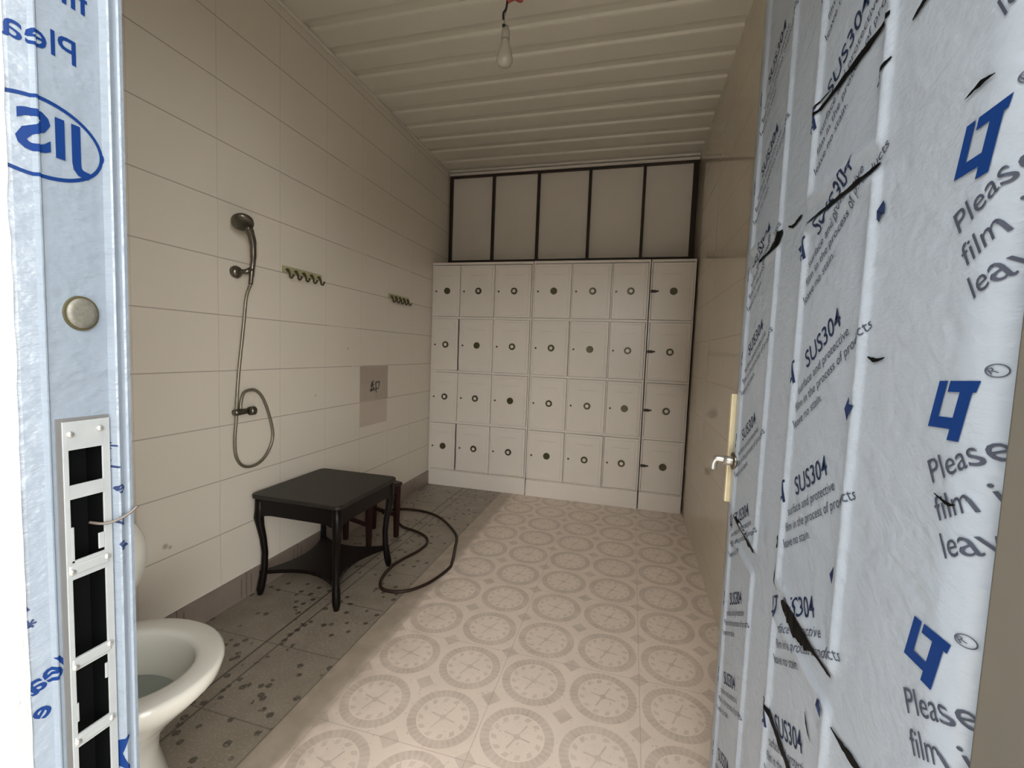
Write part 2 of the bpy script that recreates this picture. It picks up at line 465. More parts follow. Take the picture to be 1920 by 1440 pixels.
# ================================================================== TABLE
tb = empty('side_table', (-1.57, 2.07, 0), 'dark square side table with curved legs and low shelf against the left wall', 'table')
TX0, TX1, TYa, TYb, TZ = -1.824, -1.300, 1.79, 2.345, .535
def rounded_rect(x0, x1, y0, y1, c, z, n=4):
    pts = []
    for cx, cy, a0 in ((x1-c, y1-c, 0), (x0+c, y1-c, 90), (x0+c, y0+c, 180), (x1-c, y0+c, 270)):
        for k in range(n+1):
            a = math.radians(a0+90*k/n); pts.append((cx+c*math.cos(a), cy+c*math.sin(a), z))
    return pts
bm = bmesh.new()
loft(bm, [rounded_rect(TX0+.004, TX1-.004, TYa+.004, TYb-.004, .03, TZ-.022), rounded_rect(TX0, TX1, TYa, TYb, .034, TZ-.018),
          rounded_rect(TX0, TX1, TYa, TYb, .034, TZ-.004), rounded_rect(TX0+.004, TX1-.004, TYa+.004, TYb-.004, .032, TZ)])
part('tabletop', bm, M_TABLETOP, tb)
def apron(p0, p1, nrm):
    bm = bmesh.new(); p0, p1 = Vector(p0), Vector(p1); N = 16
    f, b = [], []
    th = Vector(nrm)*.018
    rows = []
    for i in range(N+1):
        s = i/N; p = p0.lerp(p1, s)
        e = min(s, 1-s)
        drop = .085 + .022*math.exp(-(e/.10)**2)
        rows.append([p, p+Vector((0, 0, -drop)), p+th+Vector((0, 0, -drop)), p+th])
    loft(bm, rows); part('apron', bm, M_TABLE, tb)
ax0, ax1, ay0, ay1 = TX0+.02, TX1-.02, TYa+.02, TYb-.02
zt = TZ-.02
apron((ax0, ay0, zt), (ax1, ay0, zt), (0, 1, 0)); apron((ax0, ay1, zt), (ax1, ay1, zt), (0, -1, 0))
apron((ax0, ay0, zt), (ax0, ay1, zt), (1, 0, 0)); apron((ax1, ay0, zt), (ax1, ay1, zt), (-1, 0, 0))
for sx, sy in ((-1, -1), (1, -1), (1, 1), (-1, 1)):
    bx = ax0+.014 if sx < 0 else ax1-.014; by = ay0+.014 if sy < 0 else ay1-.014
    rings = []
    for z, off, hw in ((TZ-.02, -.002, .025), (TZ-.09, 0, .025), (TZ-.125, .003, .025), (.36, -.002, .020), (.30, -.010, .018), (.22, -.016, .0165),
                       (.14, -.014, .017), (.08, -.008, .020), (.03, -.002, .020), (0, 0, .014)):
        cx, cy = bx+sx*off, by+sy*off
        if sx < 0: cx = max(cx, XL+.034)
        rings.append([(cx+hw*math.cos(a), cy+hw*math.sin(a), z) for a in [PI/4+k*PI/4+PI/8 for k in range(8)]])
    bm = bmesh.new(); loft(bm, rings); part('leg', bm, M_TABLE, tb, True)
# low shelf with concave sides
pts = []
cx, cy = (ax0+ax1)/2, (ay0+ay1)/2; hx, hy = (ax1-ax0)/2-.012, (ay1-ay0)/2-.012
corners = [(-1, -1), (1, -1), (1, 1), (-1, 1)]
for i in range(4):
    a, b = corners[i], corners[(i+1) % 4]
    for k in range(10):
        s = k/10; x = a[0]+(b[0]-a[0])*s; y = a[1]+(b[1]-a[1])*s
        pull = 1-.34*math.sin(PI*s)**1.0
        if a[0] == b[0]: x *= pull
        else: y *= pull
        pts.append((cx+x*hx, cy+y*hy))
bm = bmesh.new(); loft(bm, [[(p[0], p[1], .105) for p in pts], [(p[0], p[1], .125) for p in pts]])
part('shelf', bm, M_TABLE, tb)

# ================================================================== STOOL behind the table
A, B_, C_, D_ = Vector((-1.56, 2.45, 0)), Vector((-1.478, 2.70, 0)), Vector((-1.728, 2.782, 0)), Vector((-1.81, 2.532, 0))
cen = (A+B_+C_+D_)/4
st = empty('stool', cen, 'small red brown wooden stool half hidden behind the dark side table', 'stool')
ux = (A-D_).normalized(); uy = (B_-A).normalized()
Rm = Matrix((ux, uy, Vector((0, 0, 1)))).transposed().to_4x4(); Rm.translation = cen
HS = .13
bm = bmesh.new(); box(bm, -HS-.012, HS+.012, -HS-.012, HS+.012, .362, .385, .005, Rm); part('seat', bm, M_TABLETOP, st)
for (a0, a1, b0, b1) in ((-HS, HS, -HS, -HS+.018), (-HS, HS, HS-.018, HS), (-HS, -HS+.018, -HS, HS), (HS-.018, HS, -HS, HS)):
    bm = bmesh.new(); box(bm, a0, a1, b0, b1, .31, .362, .002, Rm); part('apron', bm, M_STOOL, st)
for sx, sy in ((-1, -1), (1, -1), (1, 1), (-1, 1)):
    bm = bmesh.new(); c = Vector((sx*(HS-.014), sy*(HS-.014), 0))
    loft(bm, [[Rm @ (c+Vector((q*h, r*h, z))) for q, r in ((-1, -1), (1, -1), (1, 1), (-1, 1))] for z, h in ((0, .012), (.2, .016), (.362, .018))])
    part('leg', bm, M_STOOL, st)
for s in (-1, 1):
    bm = bmesh.new(); box(bm, -HS+.02, HS-.02, s*(HS-.014)-.008, s*(HS-.014)+.008, .14, .165, .002, Rm); part('stretcher', bm, M_STOOL, st)

# ================================================================== HOSE ON FLOOR
hr = .009
hp = [None, (-1.80, 3.02, hr), (-1.76, 3.14, hr), (-1.64, 3.18, hr), (-1.50, 3.17, hr), (-1.37, 3.11, hr), (-1.246, 3.00, hr), (-1.11, 2.83, hr), (-1.045, 2.647, hr), (-.99, 2.47, hr), (-.976, 2.371, hr),
      (-1.02, 2.178, hr), (-1.106, 2.068, hr), (-1.215, 2.054, hr), (-1.276, 2.138, hr), (-1.30, 2.28, hr), (-1.285, 2.40, hr), (-1.25, 2.52, hr),
      (-1.247, 2.65, hr), (-1.30, 2.74, hr), (-1.40, 2.80, hr), (-1.52, 2.84, hr), (-1.60, 2.90, hr)]
bm = bmesh.new(); tube(bm, spline(hp[1:], 8), hr, 10)
o = link_mesh('rubber_hose', bm, M_RUBBER, None, True)
tag(o, 'brown rubber hose looping over the floor tiles from behind the stool', 'hose')

# ================================================================== SHOWER
def LW(y, z, dx=0.0):    # point measured on the left wall, pushed dx into the room along the line of sight
    k = (abs(XL)-dx)/abs(XL)
    return Vector((XL+dx, y*k, CAMH+(z-CAMH)*k))
sh = empty('shower_set', (XL, 1.75, .6), 'chrome hand shower with a long looped hose on the left wall', 'shower')
bc = LW(1.752, 1.632, .02)
bm = bmesh.new(); lathe(bm, [(.028, -.02), (.030, -.008), (.024, .004), (.012, .010)], bc, 'x', 20); part('wall_bracket', bm, M_DARKMETAL, sh, True)
hb = LW(1.835, 1.66, .065)
bm = bmesh.new(); tube(bm, [bc+Vector((.005, 0, 0)), bc+Vector((.03, .02, .005)), hb], [.010, .012, .014], 10); part('holder_arm', bm, M_DARKMETAL, sh, True)
h0 = LW(1.826, 1.585, .065); h1 = LW(1.842, 1.72, .075); h2 = LW(1.838, 1.80, .085); h3 = LW(1.808, 1.865, .095); h4 = LW(1.765, 1.893, .105)
bm = bmesh.new(); tube(bm, spline([h0, hb, h1, h2, h3], 6), [.010]*4+[.012]*8+[.014]*5+[.016]*4+[.019]*4, 12)
hs = part('hand_shower', bm, M_DARKMETAL, sh, True)
# head disc: faces down towards the room
dirn = Vector((.45, -.40, -.80)).normalized()
bm = bmesh.new(); lathe(bm, [(.006, .030), (.036, .026), (.046, .012), (.046, 0), (.040, -.004)], (0, 0, 0), 'z', 24)
q = Vector((0, 0, -1)).rotation_difference(dirn).to_matrix().to_4x4(); q.translation = LW(1.780, 1.868, .10)
bm.transform(q); part('spray_head', bm, M_DARKMETAL, hs, True)
hosep = [h0, LW(1.800, 1.52, .04), LW(1.785, 1.40, .035), LW(1.768, 1.27, .03), LW(1.752, 1.14, .028), LW(1.742, 1.02, .028), LW(1.737, .92, .026),
         LW(1.728, .83, .022), LW(1.733, .745, .018), LW(1.765, .690, .016), LW(1.820, .668, .016), LW(1.885, .680, .016), LW(1.940, .730, .016),
         LW(1.966, .800, .016), LW(1.953, .880, .018), LW(1.918, .975, .020), LW(1.885, 1.030, .022), LW(1.84, 1.058, .024), LW(1.785, 1.050, .030), LW(1.765, 1.005, .034), LW(1.762, .97, .036)]
bm = bmesh.new(); tube(bm, spline(hosep, 8), .0075, 10); part('hose', bm, M_HOSE, sh, True)
mc = LW(1.755, .955, .03)
bm = bmesh.new(); tube(bm, [mc+Vector((0, -.030, 0)), mc+Vector((0, -.012, 0)), mc+Vector((0, .02, 0)), mc+Vector((0, .045, 0))], [.014, .017, .015, .013], 14)
tube(bm, [mc+Vector((-.028, 0, 0)), mc], .013, 12); part('mixer_body', bm, M_DARKMETAL, sh, True)
bm = bmesh.new(); lathe(bm, [(.010, -.012), (.021, -.008), (.022, .016), (.014, .022)], mc+Vector((.012, .058, 0)), 'y', 18); part('mixer_knob', bm, M_DARKMETAL, sh, True)

# ================================================================== HOOK RAILS
def hook_rail(y0, y1, z, label):
    t = empty('hook_rail', (XL, (y0+y1)/2, z), label, 'hooks', 'hook rails on the left wall')
    bm = bmesh.new(); box(bm, XL, XL+.008, y0, y1, z-.012, z+.026, .003); part('backplate', bm, M_HOOKBASE, t)
    n = 5
    for i in range(n):
        y = y0+(y1-y0)*(i+.5)/n
        bm = bmesh.new()
        tube(bm, spline([(XL+.008, y, z+.012), (XL+.022, y, z-.008), (XL+.026, y, z-.030), (XL+.038, y, z-.036), (XL+.050, y, z-.018)], 5), .0055, 8)
        tube(bm, [(XL+.008, y-.012, z+.010), (XL+.020, y, z-.012), (XL+.008, y+.012, z+.010)], .004, 6)
        part('hook', bm, M_HOOK, t, True)
hook_rail(2.03, 2.345, 1.692, 'olive hook rail with five dark hooks beside the shower')
hook_rail(3.12, 3.44, 1.690, 'olive hook rail with dark hooks nearest the lockers')

# ================================================================== DECOR TILES
t = empty('decorative_tile', (XL, 2.93, 1.03), 'grey brown wall tile painted with a dark character above the side table', 'tile')
bm = bmesh.new(); box(bm, XL, XL+.004, 2.755, 3.125, .905, 1.155, .001); part('tile_face', bm, M_DECO, t)
bm = bmesh.new()
def stroke(bm, a, b, w, x):
    a, b = Vector(a), Vector(b); d = (b-a).normalized(); n = Vector((-d.y, d.x))
    ps = [a+n*w*.4, a-n*w*.5, b-n*w*.35, b+n*w*.25]
    vs = [bm.verts.new((x, p.x, p.y)) for p in ps]; vt = [bm.verts.new((x+.0006, p.x, p.y)) for p in ps]
    bm.faces.new(vt)
    for i in range(4): bm.faces.new((vs[i], vs[(i+1) % 4], vt[(i+1) % 4], vt[i]))
cy_, cz_ = 2.945, 1.005
for a, b, w_ in (((-.045, .035), (-.010, -.035), .014), ((-.060, .010), (-.008, .016), .010), ((-.020, .045), (-.055, -.030), .012), ((-.062, -.028), (-.020, -.022), .018),
                 ((.010, .030), (.020, -.050), .013), ((.008, .028), (.062, .034), .011), ((.062, .034), (.048, -.020), .011), ((.012, -.016), (.050, -.020), .010), ((-.015, -.012), (.012, -.030), .010)):
    stroke(bm, (cy_+a[0], cz_+a[1]), (cy_+b[0], cz_+b[1]), w_, XL+.0042)
part('painted_character', bm, M_INK, t)
bm = bmesh.new(); box(bm, XL, XL+.003, 2.760, 3.120, .72, .900, .001)
o = link_mesh('decorative_tile', bm, M_DECO2); tag(o, 'plain light brown tile patch just below the painted tile', 'tile')

# ================================================================== BULB
bx_, by_ = -.3105*1.7, 1.7
lb = empty('hanging_bulb', (bx_, by_, 2.38), 'white bulb hanging on a black cord from the ceiling', 'bulb')
Rb = 1.0
prof = []
for r, z in ((.0, 0), (.014, .002), (.026, .010), (.031, .022), (.030, .036), (.026, .052), (.020, .072), (.0155, .090), (.014, .100)):
    prof.append((max(r, .0005), 2.378+z))
bm = bmesh.new(); lathe(bm, prof, (bx_, by_, 0), 'z', 24); part('glass_bulb', bm, M_BULB, lb, True)
bm = bmesh.new(); lathe(bm, [(.0145, 2.478), (.0165, 2.480), (.0165, 2.510), (.010, 2.524)], (bx_, by_, 0), 'z', 18); part('socket', bm, M_CORDW, lb, True)
bm = bmesh.new(); tube(bm, spline([(bx_, by_, 2.52), (bx_-.004, by_, 2.535), (bx_-.008, by_, 2.555), (bx_-.001, by_, 2.580), (bx_+.003, by_, 2.62), (bx_, by_, 2.8), (bx_+.004, by_, ZC)], 6), .0028, 8)
part('cord', bm, M_CORDW, lb, True, 'pale cord')
bm = bmesh.new(); tube(bm, spline([(bx_-.009, by_-.004, 2.548), (bx_-.010, by_-.004, 2.570), (bx_+.001, by_-.004, 2.590), (bx_+.002, by_, 2.66), (bx_-.002, by_, 2.85), (bx_, by_, ZC)], 6), .0042, 8)
lathe(bm, [(.001, -.007), (.006, -.004), (.006, .004), (.001, .007)], (bx_-.004, by_-.014, 2.518), 'z', 10)
part('cord', bm, M_CORD, lb, True, 'black cord')
bm = bmesh.new(); tube(bm, spline([(bx_+.002, by_, 2.612), (bx_+.030, by_, 2.620), (bx_+.055, by_, 2.608), (bx_+.060, by_, 2.625)], 5), .007, 8)
part('tape', bm, M_RED, lb, True, 'red tape end')

# ================================================================== TOILET (bowl points from the left wall into the room)
to = empty('toilet', (-1.5, .86, 0), 'white ceramic toilet with raised seat behind the door frame', 'toilet')
TCY = .865
def rim(ax, ay, z, cx=-1.30, back=None, n=40, sh=0):
    pts = []
    for k in range(n):
        a = 2*PI*k/n; c, s = math.cos(a), math.sin(a)
        x = cx+(ax if c > 0 else (back or ax))*c
        yy = ay*s*(1 if c > 0 else (1.0+.05*abs(c)))
        pts.append((x+sh, TCY+yy, z))
    return pts
zr = .40
bm = bmesh.new()
outer = [rim(.150, .120, 0, -1.38, .18), rim(.155, .123, .02, -1.38, .18), rim(.128, .105, .10, -1.38, .17), rim(.130, .108, .17, -1.37, .18), rim(.170, .148, .24, -1.35, .20),
         rim(.215, .185, .31, -1.32, .22), rim(.238, .206, .355, -1.30, .24), rim(.246, .216, .385, -1.30, .25), rim(.243, .213, zr-.004, -1.30, .247), rim(.236, .206, zr, -1.30, .240),
         rim(.190, .156, zr+.002, -1.30, .195), rim(.180, .146, zr-.001, -1.30, .185), rim(.173, .139, zr-.012, -1.30, .175),
         rim(.175, .140, zr-.035, -1.30, .17), rim(.150, .118, zr-.10, -1.30, .15), rim(.09, .07, zr-.19, -1.32, .10), rim(.04, .035, zr-.21, -1.32, .05)]
loft(bm, outer); part('bowl', bm, M_PORC, to, True)
bm = bmesh.new(); loft(bm, [rim(.135, .105, .282, -1.30, .14), rim(.135, .105, .286, -1.30, .14)]); part('water', bm, M_WATER, to)
bm = bmesh.new(); box(bm, XL+.01, -1.54, TCY-.10, TCY+.10, .0, .39, .03); part('rear_body', bm, M_PORC, to, True)
bm = bmesh.new(); box(bm, XL+.005, -1.66, TCY-.185, TCY+.185, .40, .76, .02); tk = part('tank', bm, M_PORC, to)
bm = bmesh.new(); box(bm, XL+.003, -1.65, TCY-.19, TCY+.19, .76, .79, .008); part('tank_lid', bm, M_PORC, to)
# raised seat ring leaning on the tank
def seatring(ax, az, x):
    return [(x-.06*max(0, (math.sin(2*PI*k/36)*az+az)/.44)*0.6, TCY+ax*math.cos(2*PI*k/36), .598+az*math.sin(2*PI*k/36)) for k in range(36)]
bm = bmesh.new()
R0 = [seatring(.222, .185, -1.510), seatring(.229, .192, -1.520), seatring(.222, .185, -1.535), seatring(.165, .140, -1.535), seatring(.160, .135, -1.522), seatring(.165, .140, -1.510)]
VR = [[bm.verts.new(p) for p in r] for r in R0]
for i in range(6):
    for k in range(36):
        bm.faces.new((VR[i][k], VR[i][(k+1) % 36], VR[(i+1) % 6][(k+1) % 36], VR[(i+1) % 6][k]))
bmesh.ops.recalc_face_normals(bm, faces=bm.faces)
part('seat', bm, M_PLASTIC, to, True)
bm = bmesh.new(); loft(bm, [seatring(.206, .180, -1.548), seatring(.214, .187, -1.554), seatring(.208, .182, -1.566)]); part('lid', bm, M_PLASTIC, to, True)

# ================================================================== DOOR LEAF (filmed, opened into the room)
DY0, DY1, DT = .44, 1.280, .048
panels = [(.637, .855), (1.005, 1.215)]
rows_ = [(.20, .855), (.915, 1.520), (1.565, 2.16)]
def ridge(d):
    d = abs(d)
    if d > .016: return 0
    return .0058*(.5+.5*math.cos(PI*d/.016))
def relief(u, z):
    best = 0
    for a, b in panels:
        for c, d in rows_:
            du = min(abs(u-a), abs(u-b)); dz = min(abs(z-c), abs(z-d))
            inu = a-.02 <= u <= b+.02; inz = c-.02 <= z <= d+.02
            if inu and inz:
                ed = 1e9
                if c-.02 <= z <= d+.02 and (du < .02) : ed = min(ed, du if c <= z <= d else math.hypot(du, dz))
                if a-.02 <= u <= b+.02 and (dz < .02) : ed = min(ed, dz if a <= u <= b else math.hypot(du, dz))
                best = max(best, ridge(ed))
    return best
def doorpt(u, z, lift=0.0):
    """point on the filmed face: u is depth into the room; nearer than the hinge line the sheet folds towards the jamb"""
    if u >= DY0: return Vector((DX-relief(u, z)-lift, u, z))
    k = (DY0-u)
    return Vector((DX+k*.9-lift*.7, u-lift*.7, z))
def gridlines(cs, lo, hi, coarse):
    s = {lo, hi}
    v = lo
    while v < hi: s.add(round(v, 5)); v += coarse
    for c in cs:
        for k in (-.016, -.012, -.008, -.004, 0, .004, .008, .012, .016):
            if lo < c+k < hi: s.add(round(c+k, 5))
    out = sorted(s); res = [out[0]]
    for q in out[1:]:
        if q-res[-1] > .0015: res.append(q)
    return res
us = gridlines([p for q in panels for p in q], DY0, DY1-.006, .03)
zs = gridlines([p for q in rows_ for p in q], .012, 2.27, .04)
bm = bmesh.new()
uu = [DY0-.020]+us
V = [[bm.verts.new(doorpt(u, z)) for z in zs] for u in uu]
V.append([bm.verts.new((DX+.006, DY1, z)) for z in zs])
V.append([bm.verts.new((DX+DT-.004, DY1, z)) for z in zs])
V.append([bm.verts.new((DX+DT, DY1-.006, z)) for z in zs])
V.append([bm.verts.new((DX+DT, DY0-.005, z)) for z in zs])
for i in range(len(V)):
    j = (i+1) % len(V)
    for k in range(len(zs)-1):
        bm.faces.new((V[i][k], V[j][k], V[j][k+1], V[i][k+1]))
bmesh.ops.holes_fill(bm, edges=[e for e in bm.edges if e.is_boundary])
bmesh.ops.recalc_face_normals(bm, faces=bm.faces)
door = structure('door_1', bm, M_FILM, 'opened steel door still wrapped in printed bluish protective film', 'door')
for p in door.data.polygons: p.use_smooth = abs(p.normal.x) > .3 and p.area < .01

def text_bm(s, size, bold=0.0, italic=0.0):
    cu = bpy.data.curves.new('t', 'FONT'); cu.body = s; cu.size = size; cu.offset = bold; cu.shear = italic
    cu.resolution_u = 3
    ob = bpy.data.objects.new('t', cu); COL.objects.link(ob)
    bpy.context.view_layer.update()
    dg = bpy.context.evaluated_depsgraph_get()
    me = bpy.data.meshes.new_from_object(ob.evaluated_get(dg))
    b = bmesh.new(); b.from_mesh(me)
    bpy.data.objects.remove(ob); bpy.data.curves.remove(cu); bpy.data.meshes.remove(me)
    return b
def cut(b, vals, axis):
    for v in vals:
        co = [0, 0, 0]; no = [0, 0, 0]; co[axis] = v; no[axis] = 1
        bmesh.ops.bisect_plane(b, geom=b.verts[:]+b.edges[:]+b.faces[:], plane_co=co, plane_no=no, dist=1e-6)
def put_film(dst, src, u0, z0, rot, mirror=False, mapper=None, cuts=(), lift=.0011, umin=None):
    """src: flat bmesh in xy (x reads right). Reading right runs from deep in the room towards the camera."""
    c, s = math.cos(rot), math.sin(rot)
    for v in src.verts:
        x, y = v.co.x, v.co.y
        if mirror: x = -x
        X, Y = x*c-y*s, x*s+y*c
        v.co = Vector((u0-X, z0+Y, 0))
    cut(src, [q for q in cuts], 0)
    # print ends at the fold's edge
    if umin is not None:
        bmesh.ops.bisect_plane(src, geom=src.verts[:]+src.edges[:]+src.faces[:], plane_co=(umin, 0, 0), plane_no=(-1, 0, 0), clear_outer=True)
    mp = {}
    for v in src.verts:
        mp[v] = dst.verts.new(mapper(v.co.x, v.co.y, lift))
    for f in src.faces:
        try: dst.faces.new([mp[v] for v in f.verts])
        except ValueError: pass
    src.free()
CUTS = sorted({DY0}|{q+k for p in panels for q in p for k in (-.016, -.012, -.008, -.004, 0, .004, .008, .012, .016)})
def on_door(dst, src, u, z, rot=math.radians(30), **kw):
    put_film(dst, src, u, z, rot, mapper=doorpt, cuts=CUTS, umin=DY0-.019, **kw)
def logo_bm(sz, wt=1.0, sx=.92):
    b = bmesh.new(); t = .19*wt
    def rr(x0, x1, y0, y1):
        f = b.faces.new([b.verts.new(((x+y*.27)*sz*sx, y*sz, 0)) for x, y in ((x0, y0), (x1, y0), (x1, y1), (x0, y1))])
    rr(0, t, 0, .95)            # L stem
    rr(t, .62, 0, t)            # L foot
    rr(.30, 1.02, .95-t*.95, .95)   # T bar
    rr(.62, .62+t*1.35, -.22, .95-t*.95)   # T stem
    return b
bbig, bnavy, bgrey, bred = bmesh.new(), bmesh.new(), bmesh.new(), bmesh.new()
TXT = ('surface and protective', 'film in the process of products', 'leave no stain.')
def sus_block(u, z, s=1.0):
    on_door(bnavy, text_bm('SUS304', .041*s, .0002), u, z)
    on_door(bnavy, logo_bm(.030*s, .75), u+.060*s, z-.028*s)
    dx, dz = math.cos(math.radians(30)), math.sin(math.radians(30))
    for i, tx in enumerate(TXT):
        off = .036+.034*i
        # perpendicular (down) in film space
        uu_, zz_ = u+.030*s-(-off*s)*dz*-1*-1, z-.012-off*s*dx
        on_door(bgrey, text_bm(tx, .0205*s), u+.022*s-off*s*dz*-0.2, zz_)
for k in range(-3, 6):
    zz = 1.085+k*.2055
    if zz > 2.1: continue
    sus_block(.806, zz)
for k in range(-5, 5):
    zz = 1.045+k*.2055+.06
    if .1 < zz < 2.1: sus_block(1.175, zz, .95)
for k in range(-4, 5):
    zz = 1.246+k*.2205
    if not .1 < zz < 2.0: continue
    on_door(bbig, logo_bm(.044, 1.2, 1.06), .497, zz, rot=math.radians(3))
    on_door(bgrey, text_bm('R', .0075), .4365, zz+.050)
    on_door(bgrey, text_bm('Please', .0305), .484, zz-.051, rot=math.radians(31))
    on_door(bgrey, text_bm('film in', .0305), .470, zz-.081, rot=math.radians(31))
    on_door(bgrey, text_bm('leave', .0305), .458, zz-.110, rot=math.radians(31))
    # ring of the registered mark
    rb = bmesh.new(); n = 20
    for i in range(n):
        a0, a1 = 2*PI*i/n, 2*PI*(i+1)/n
        rb.faces.new([rb.verts.new((r*math.cos(a), r*math.sin(a), 0)) for r, a in ((.0055, a0), (.0055, a1), (.0047, a1), (.0047, a0))])
    on_door(bgrey, rb, .4335, zz+.0535)
part('film_print', bbig, M_BLUE, door, label='large blue square logos on the film')
part('film_print', bnavy, M_NAVY, door, label='navy steel grade lettering on the film')
part('film_print', bgrey, M_GREY, door, label='grey notice lettering on the film')
# black slits and tears in the film
def tear(pts, ws):
    b = bmesh.new(); N = 10
    P = spline([(p[0], p[1], 0) for p in pts], 6); n = len(P)
    up, dn = [], []
    for i, p in enumerate(P):
        s = i/(n-1)*(len(ws)-1); k = int(min(s, len(ws)-2)); w_ = ws[k]+(ws[k+1]-ws[k])*(s-k)
        w_ *= random.uniform(.9, 1.6)
        t_ = (P[min(i+1, n-1)]-P[max(i-1, 0)]).normalized(); nn = Vector((-t_.y, t_.x, 0))
        up.append(b.verts.new(doorpt((p+nn*w_).x, (p+nn*w_).y, .0018))); dn.append(b.verts.new(doorpt((p-nn*w_).x, (p-nn*w_).y, .0018)))
    for i in range(n-1):
        b.faces.new((up[i], up[i+1], dn[i+1], dn[i]))
    part('film_tear', b, M_BLACK, door, label='black slit where the film is torn')
tear([(.851, 1.530), (.78, 1.531), (.70, 1.533), (.629, 1.536)], [.001, .0035, .0045, .004, .001])
tear([(.862, 1.704), (.79, 1.703), (.70, 1.704), (.631, 1.705)], [.0015, .0035, .0045, .005, .002])
tear([(.86, 1.712), (.84, 1.716), (.80, 1.712)], [.0005, .0015, .0005])
tear([(.655, 1.635), (.64, 1.645), (.625, 1.652)], [.001, .0025, .001])
tear([(.590, 1.667), (.57, 1.673), (.545, 1.676)], [.001, .003, .001])
tear([(.952, 1.552), (.925, 1.545), (.90, 1.549), (.882, 1.552)], [.001, .0030, .0035, .001])
tear([(1.12, 1.522), (1.06, 1.530), (1.02, 1.540), (.984, 1.552)], [.003, .006, .012, .003])
tear([(.83, .893), (.805, .893), (.77, .889), (.735, .890), (.70, .895)], [.001, .010, .018, .012, .004])
tear([(.735, .893), (.68, .897), (.634, .900)], [.005, .0028, .002])
tear([(.878, .685), (.84, .682), (.79, .678), (.74, .675), (.69, .674)], [.001, .005, .007, .005, .002])
tear([(.622, .842), (.59, .845), (.555, .851), (.52, .855)], [.001, .003, .0045, .003])
tear([(1.168, .921), (1.12, .915), (1.06, .908), (1.007, .903)], [.001, .006, .009, .003])
tear([(.493, 1.534), (.475, 1.538), (.459, 1.537)], [.0002, .0018, .0003])
tear([(.618, 1.310), (.600, 1.306), (.58, 1.309)], [.0004, .0022, .0004])
tear([(.478, 1.188), (.46, 1.184), (.45, 1.186)], [.0003, .0012, .0003])
tear([(.865, .995), (.862, .985), (.866, .972)], [.002, .007, .002])
tear([(.868, .95), (.865, .925), (.855, .90)], [.001, .0035, .001])
tear([(.70, .80), (.69, .785), (.675, .775)], [.0005, .002, .0005])
# bunched blue film scraps at panel corners
for (u, z, r) in ((.618, 1.478, .012), (.640, 1.245, .012), (.645, 1.030, .012), (.650, .848, .012), (.60, 1.72, .012), (.862, 1.49, .006)):
    b = bmesh.new(); n = 9
    vs = []
    for k in range(n):
        a = 2*PI*k/n; rr_ = r*random.uniform(.35, 1.1)
        vs.append(b.verts.new(doorpt(u+rr_*math.cos(a)*.8, z+rr_*math.sin(a)*1.2, .0022)))
    c = b.verts.new(doorpt(u, z, .006))
    for k in range(n): b.faces.new((vs[k], vs[(k+1) % n], c))
    part('film_wrinkle', b, M_NAVY, door, label='bunched blue wrinkle of film')
# lock plate on the free edge and lever
bm = bmesh.new(); box(bm, DX-.012, DX+.030, DY1-.012, DY1+.004, .925, 1.212, .002); lp = part('lock_plate', bm, M_BRASS, door, label='pale brass lock plate on the free edge')
bm = bmesh.new()
tube(bm, [(DX+.002, 1.225, 1.045), (DX-.030, 1.225, 1.045)], .012, 12)
tube(bm, spline([(DX-.028, 1.228, 1.046), (DX-.044, 1.232, 1.046), (DX-.050, 1.236, 1.034), (DX-.050, 1.238, 1.018)], 5), .009, 10)
part('handle', bm, M_STEEL, door, True, 'steel lever handle')
bm = bmesh.new(); lathe(bm, [(.022, -.006), (.022, .006)], (DX-.004, 1.225, 1.045), 'x', 20); part('handle_rose', bm, M_DARKMETAL, door, True)

# ================================================================== LEFT DOOR JAMB
JX = -.632
JP = [(-.662, .20), (-.642, .325), (-.6400, .330), (-.6362, .3445), (-.6335, .3455), (-.6300, .3465), (-.6300, .3480), (-.6345, .3488), (JX, .3500),
      (JX, .4085), (-.6275, .4095), (-.6225, .4105), (-.6215, .4125), (-.6225, .4155), (-.6255, .4165), (-.6255, .4195), (-.6215, .4205), (-.6205, .4225), (-.6210, .4265), (-.630, .4300)]
def jamb_x(y):
    for (xa, ya), (xb, yb) in zip(JP[:-1], JP[1:]):
        if ya <= y <= yb: return xa+(xb-xa)*((y-ya)/(yb-ya) if yb > ya else 0)
    return JX
def jambpt(y, z, lift=0): return Vector((jamb_x(y)+lift, y, z))
HY0, HY1, HZ0, HZ1 = .3610, .4005, .66, 1.182
H = 2.31
bm = bmesh.new()
levels = [0, HZ0, HZ1, H]
iy = [i for i, p in enumerate(JP) if p == (JX, .3500)][0]
prof = JP[:iy+1]+[(JX, HY0), (JX, HY1)]+JP[iy+1:]
prof2 = prof+[(-.672, .43), (-.672, .20)]
VV = [[bm.verts.new((p[0], p[1], z)) for z in levels] for p in prof2]
hole_i = iy+1
for i in range(len(prof2)):
    j = (i+1) % len(prof2)
    for k in range(3):
        if i == hole_i and k == 1: continue
        bm.faces.new((VV[i][k], VV[j][k], VV[j][k+1], VV[i][k+1]))
bmesh.ops.recalc_face_normals(bm, faces=bm.faces)
jamb = structure('trim_2', bm, M_FILMW, 'steel door frame post wrapped in bluish printed film on the left', 'door frame')
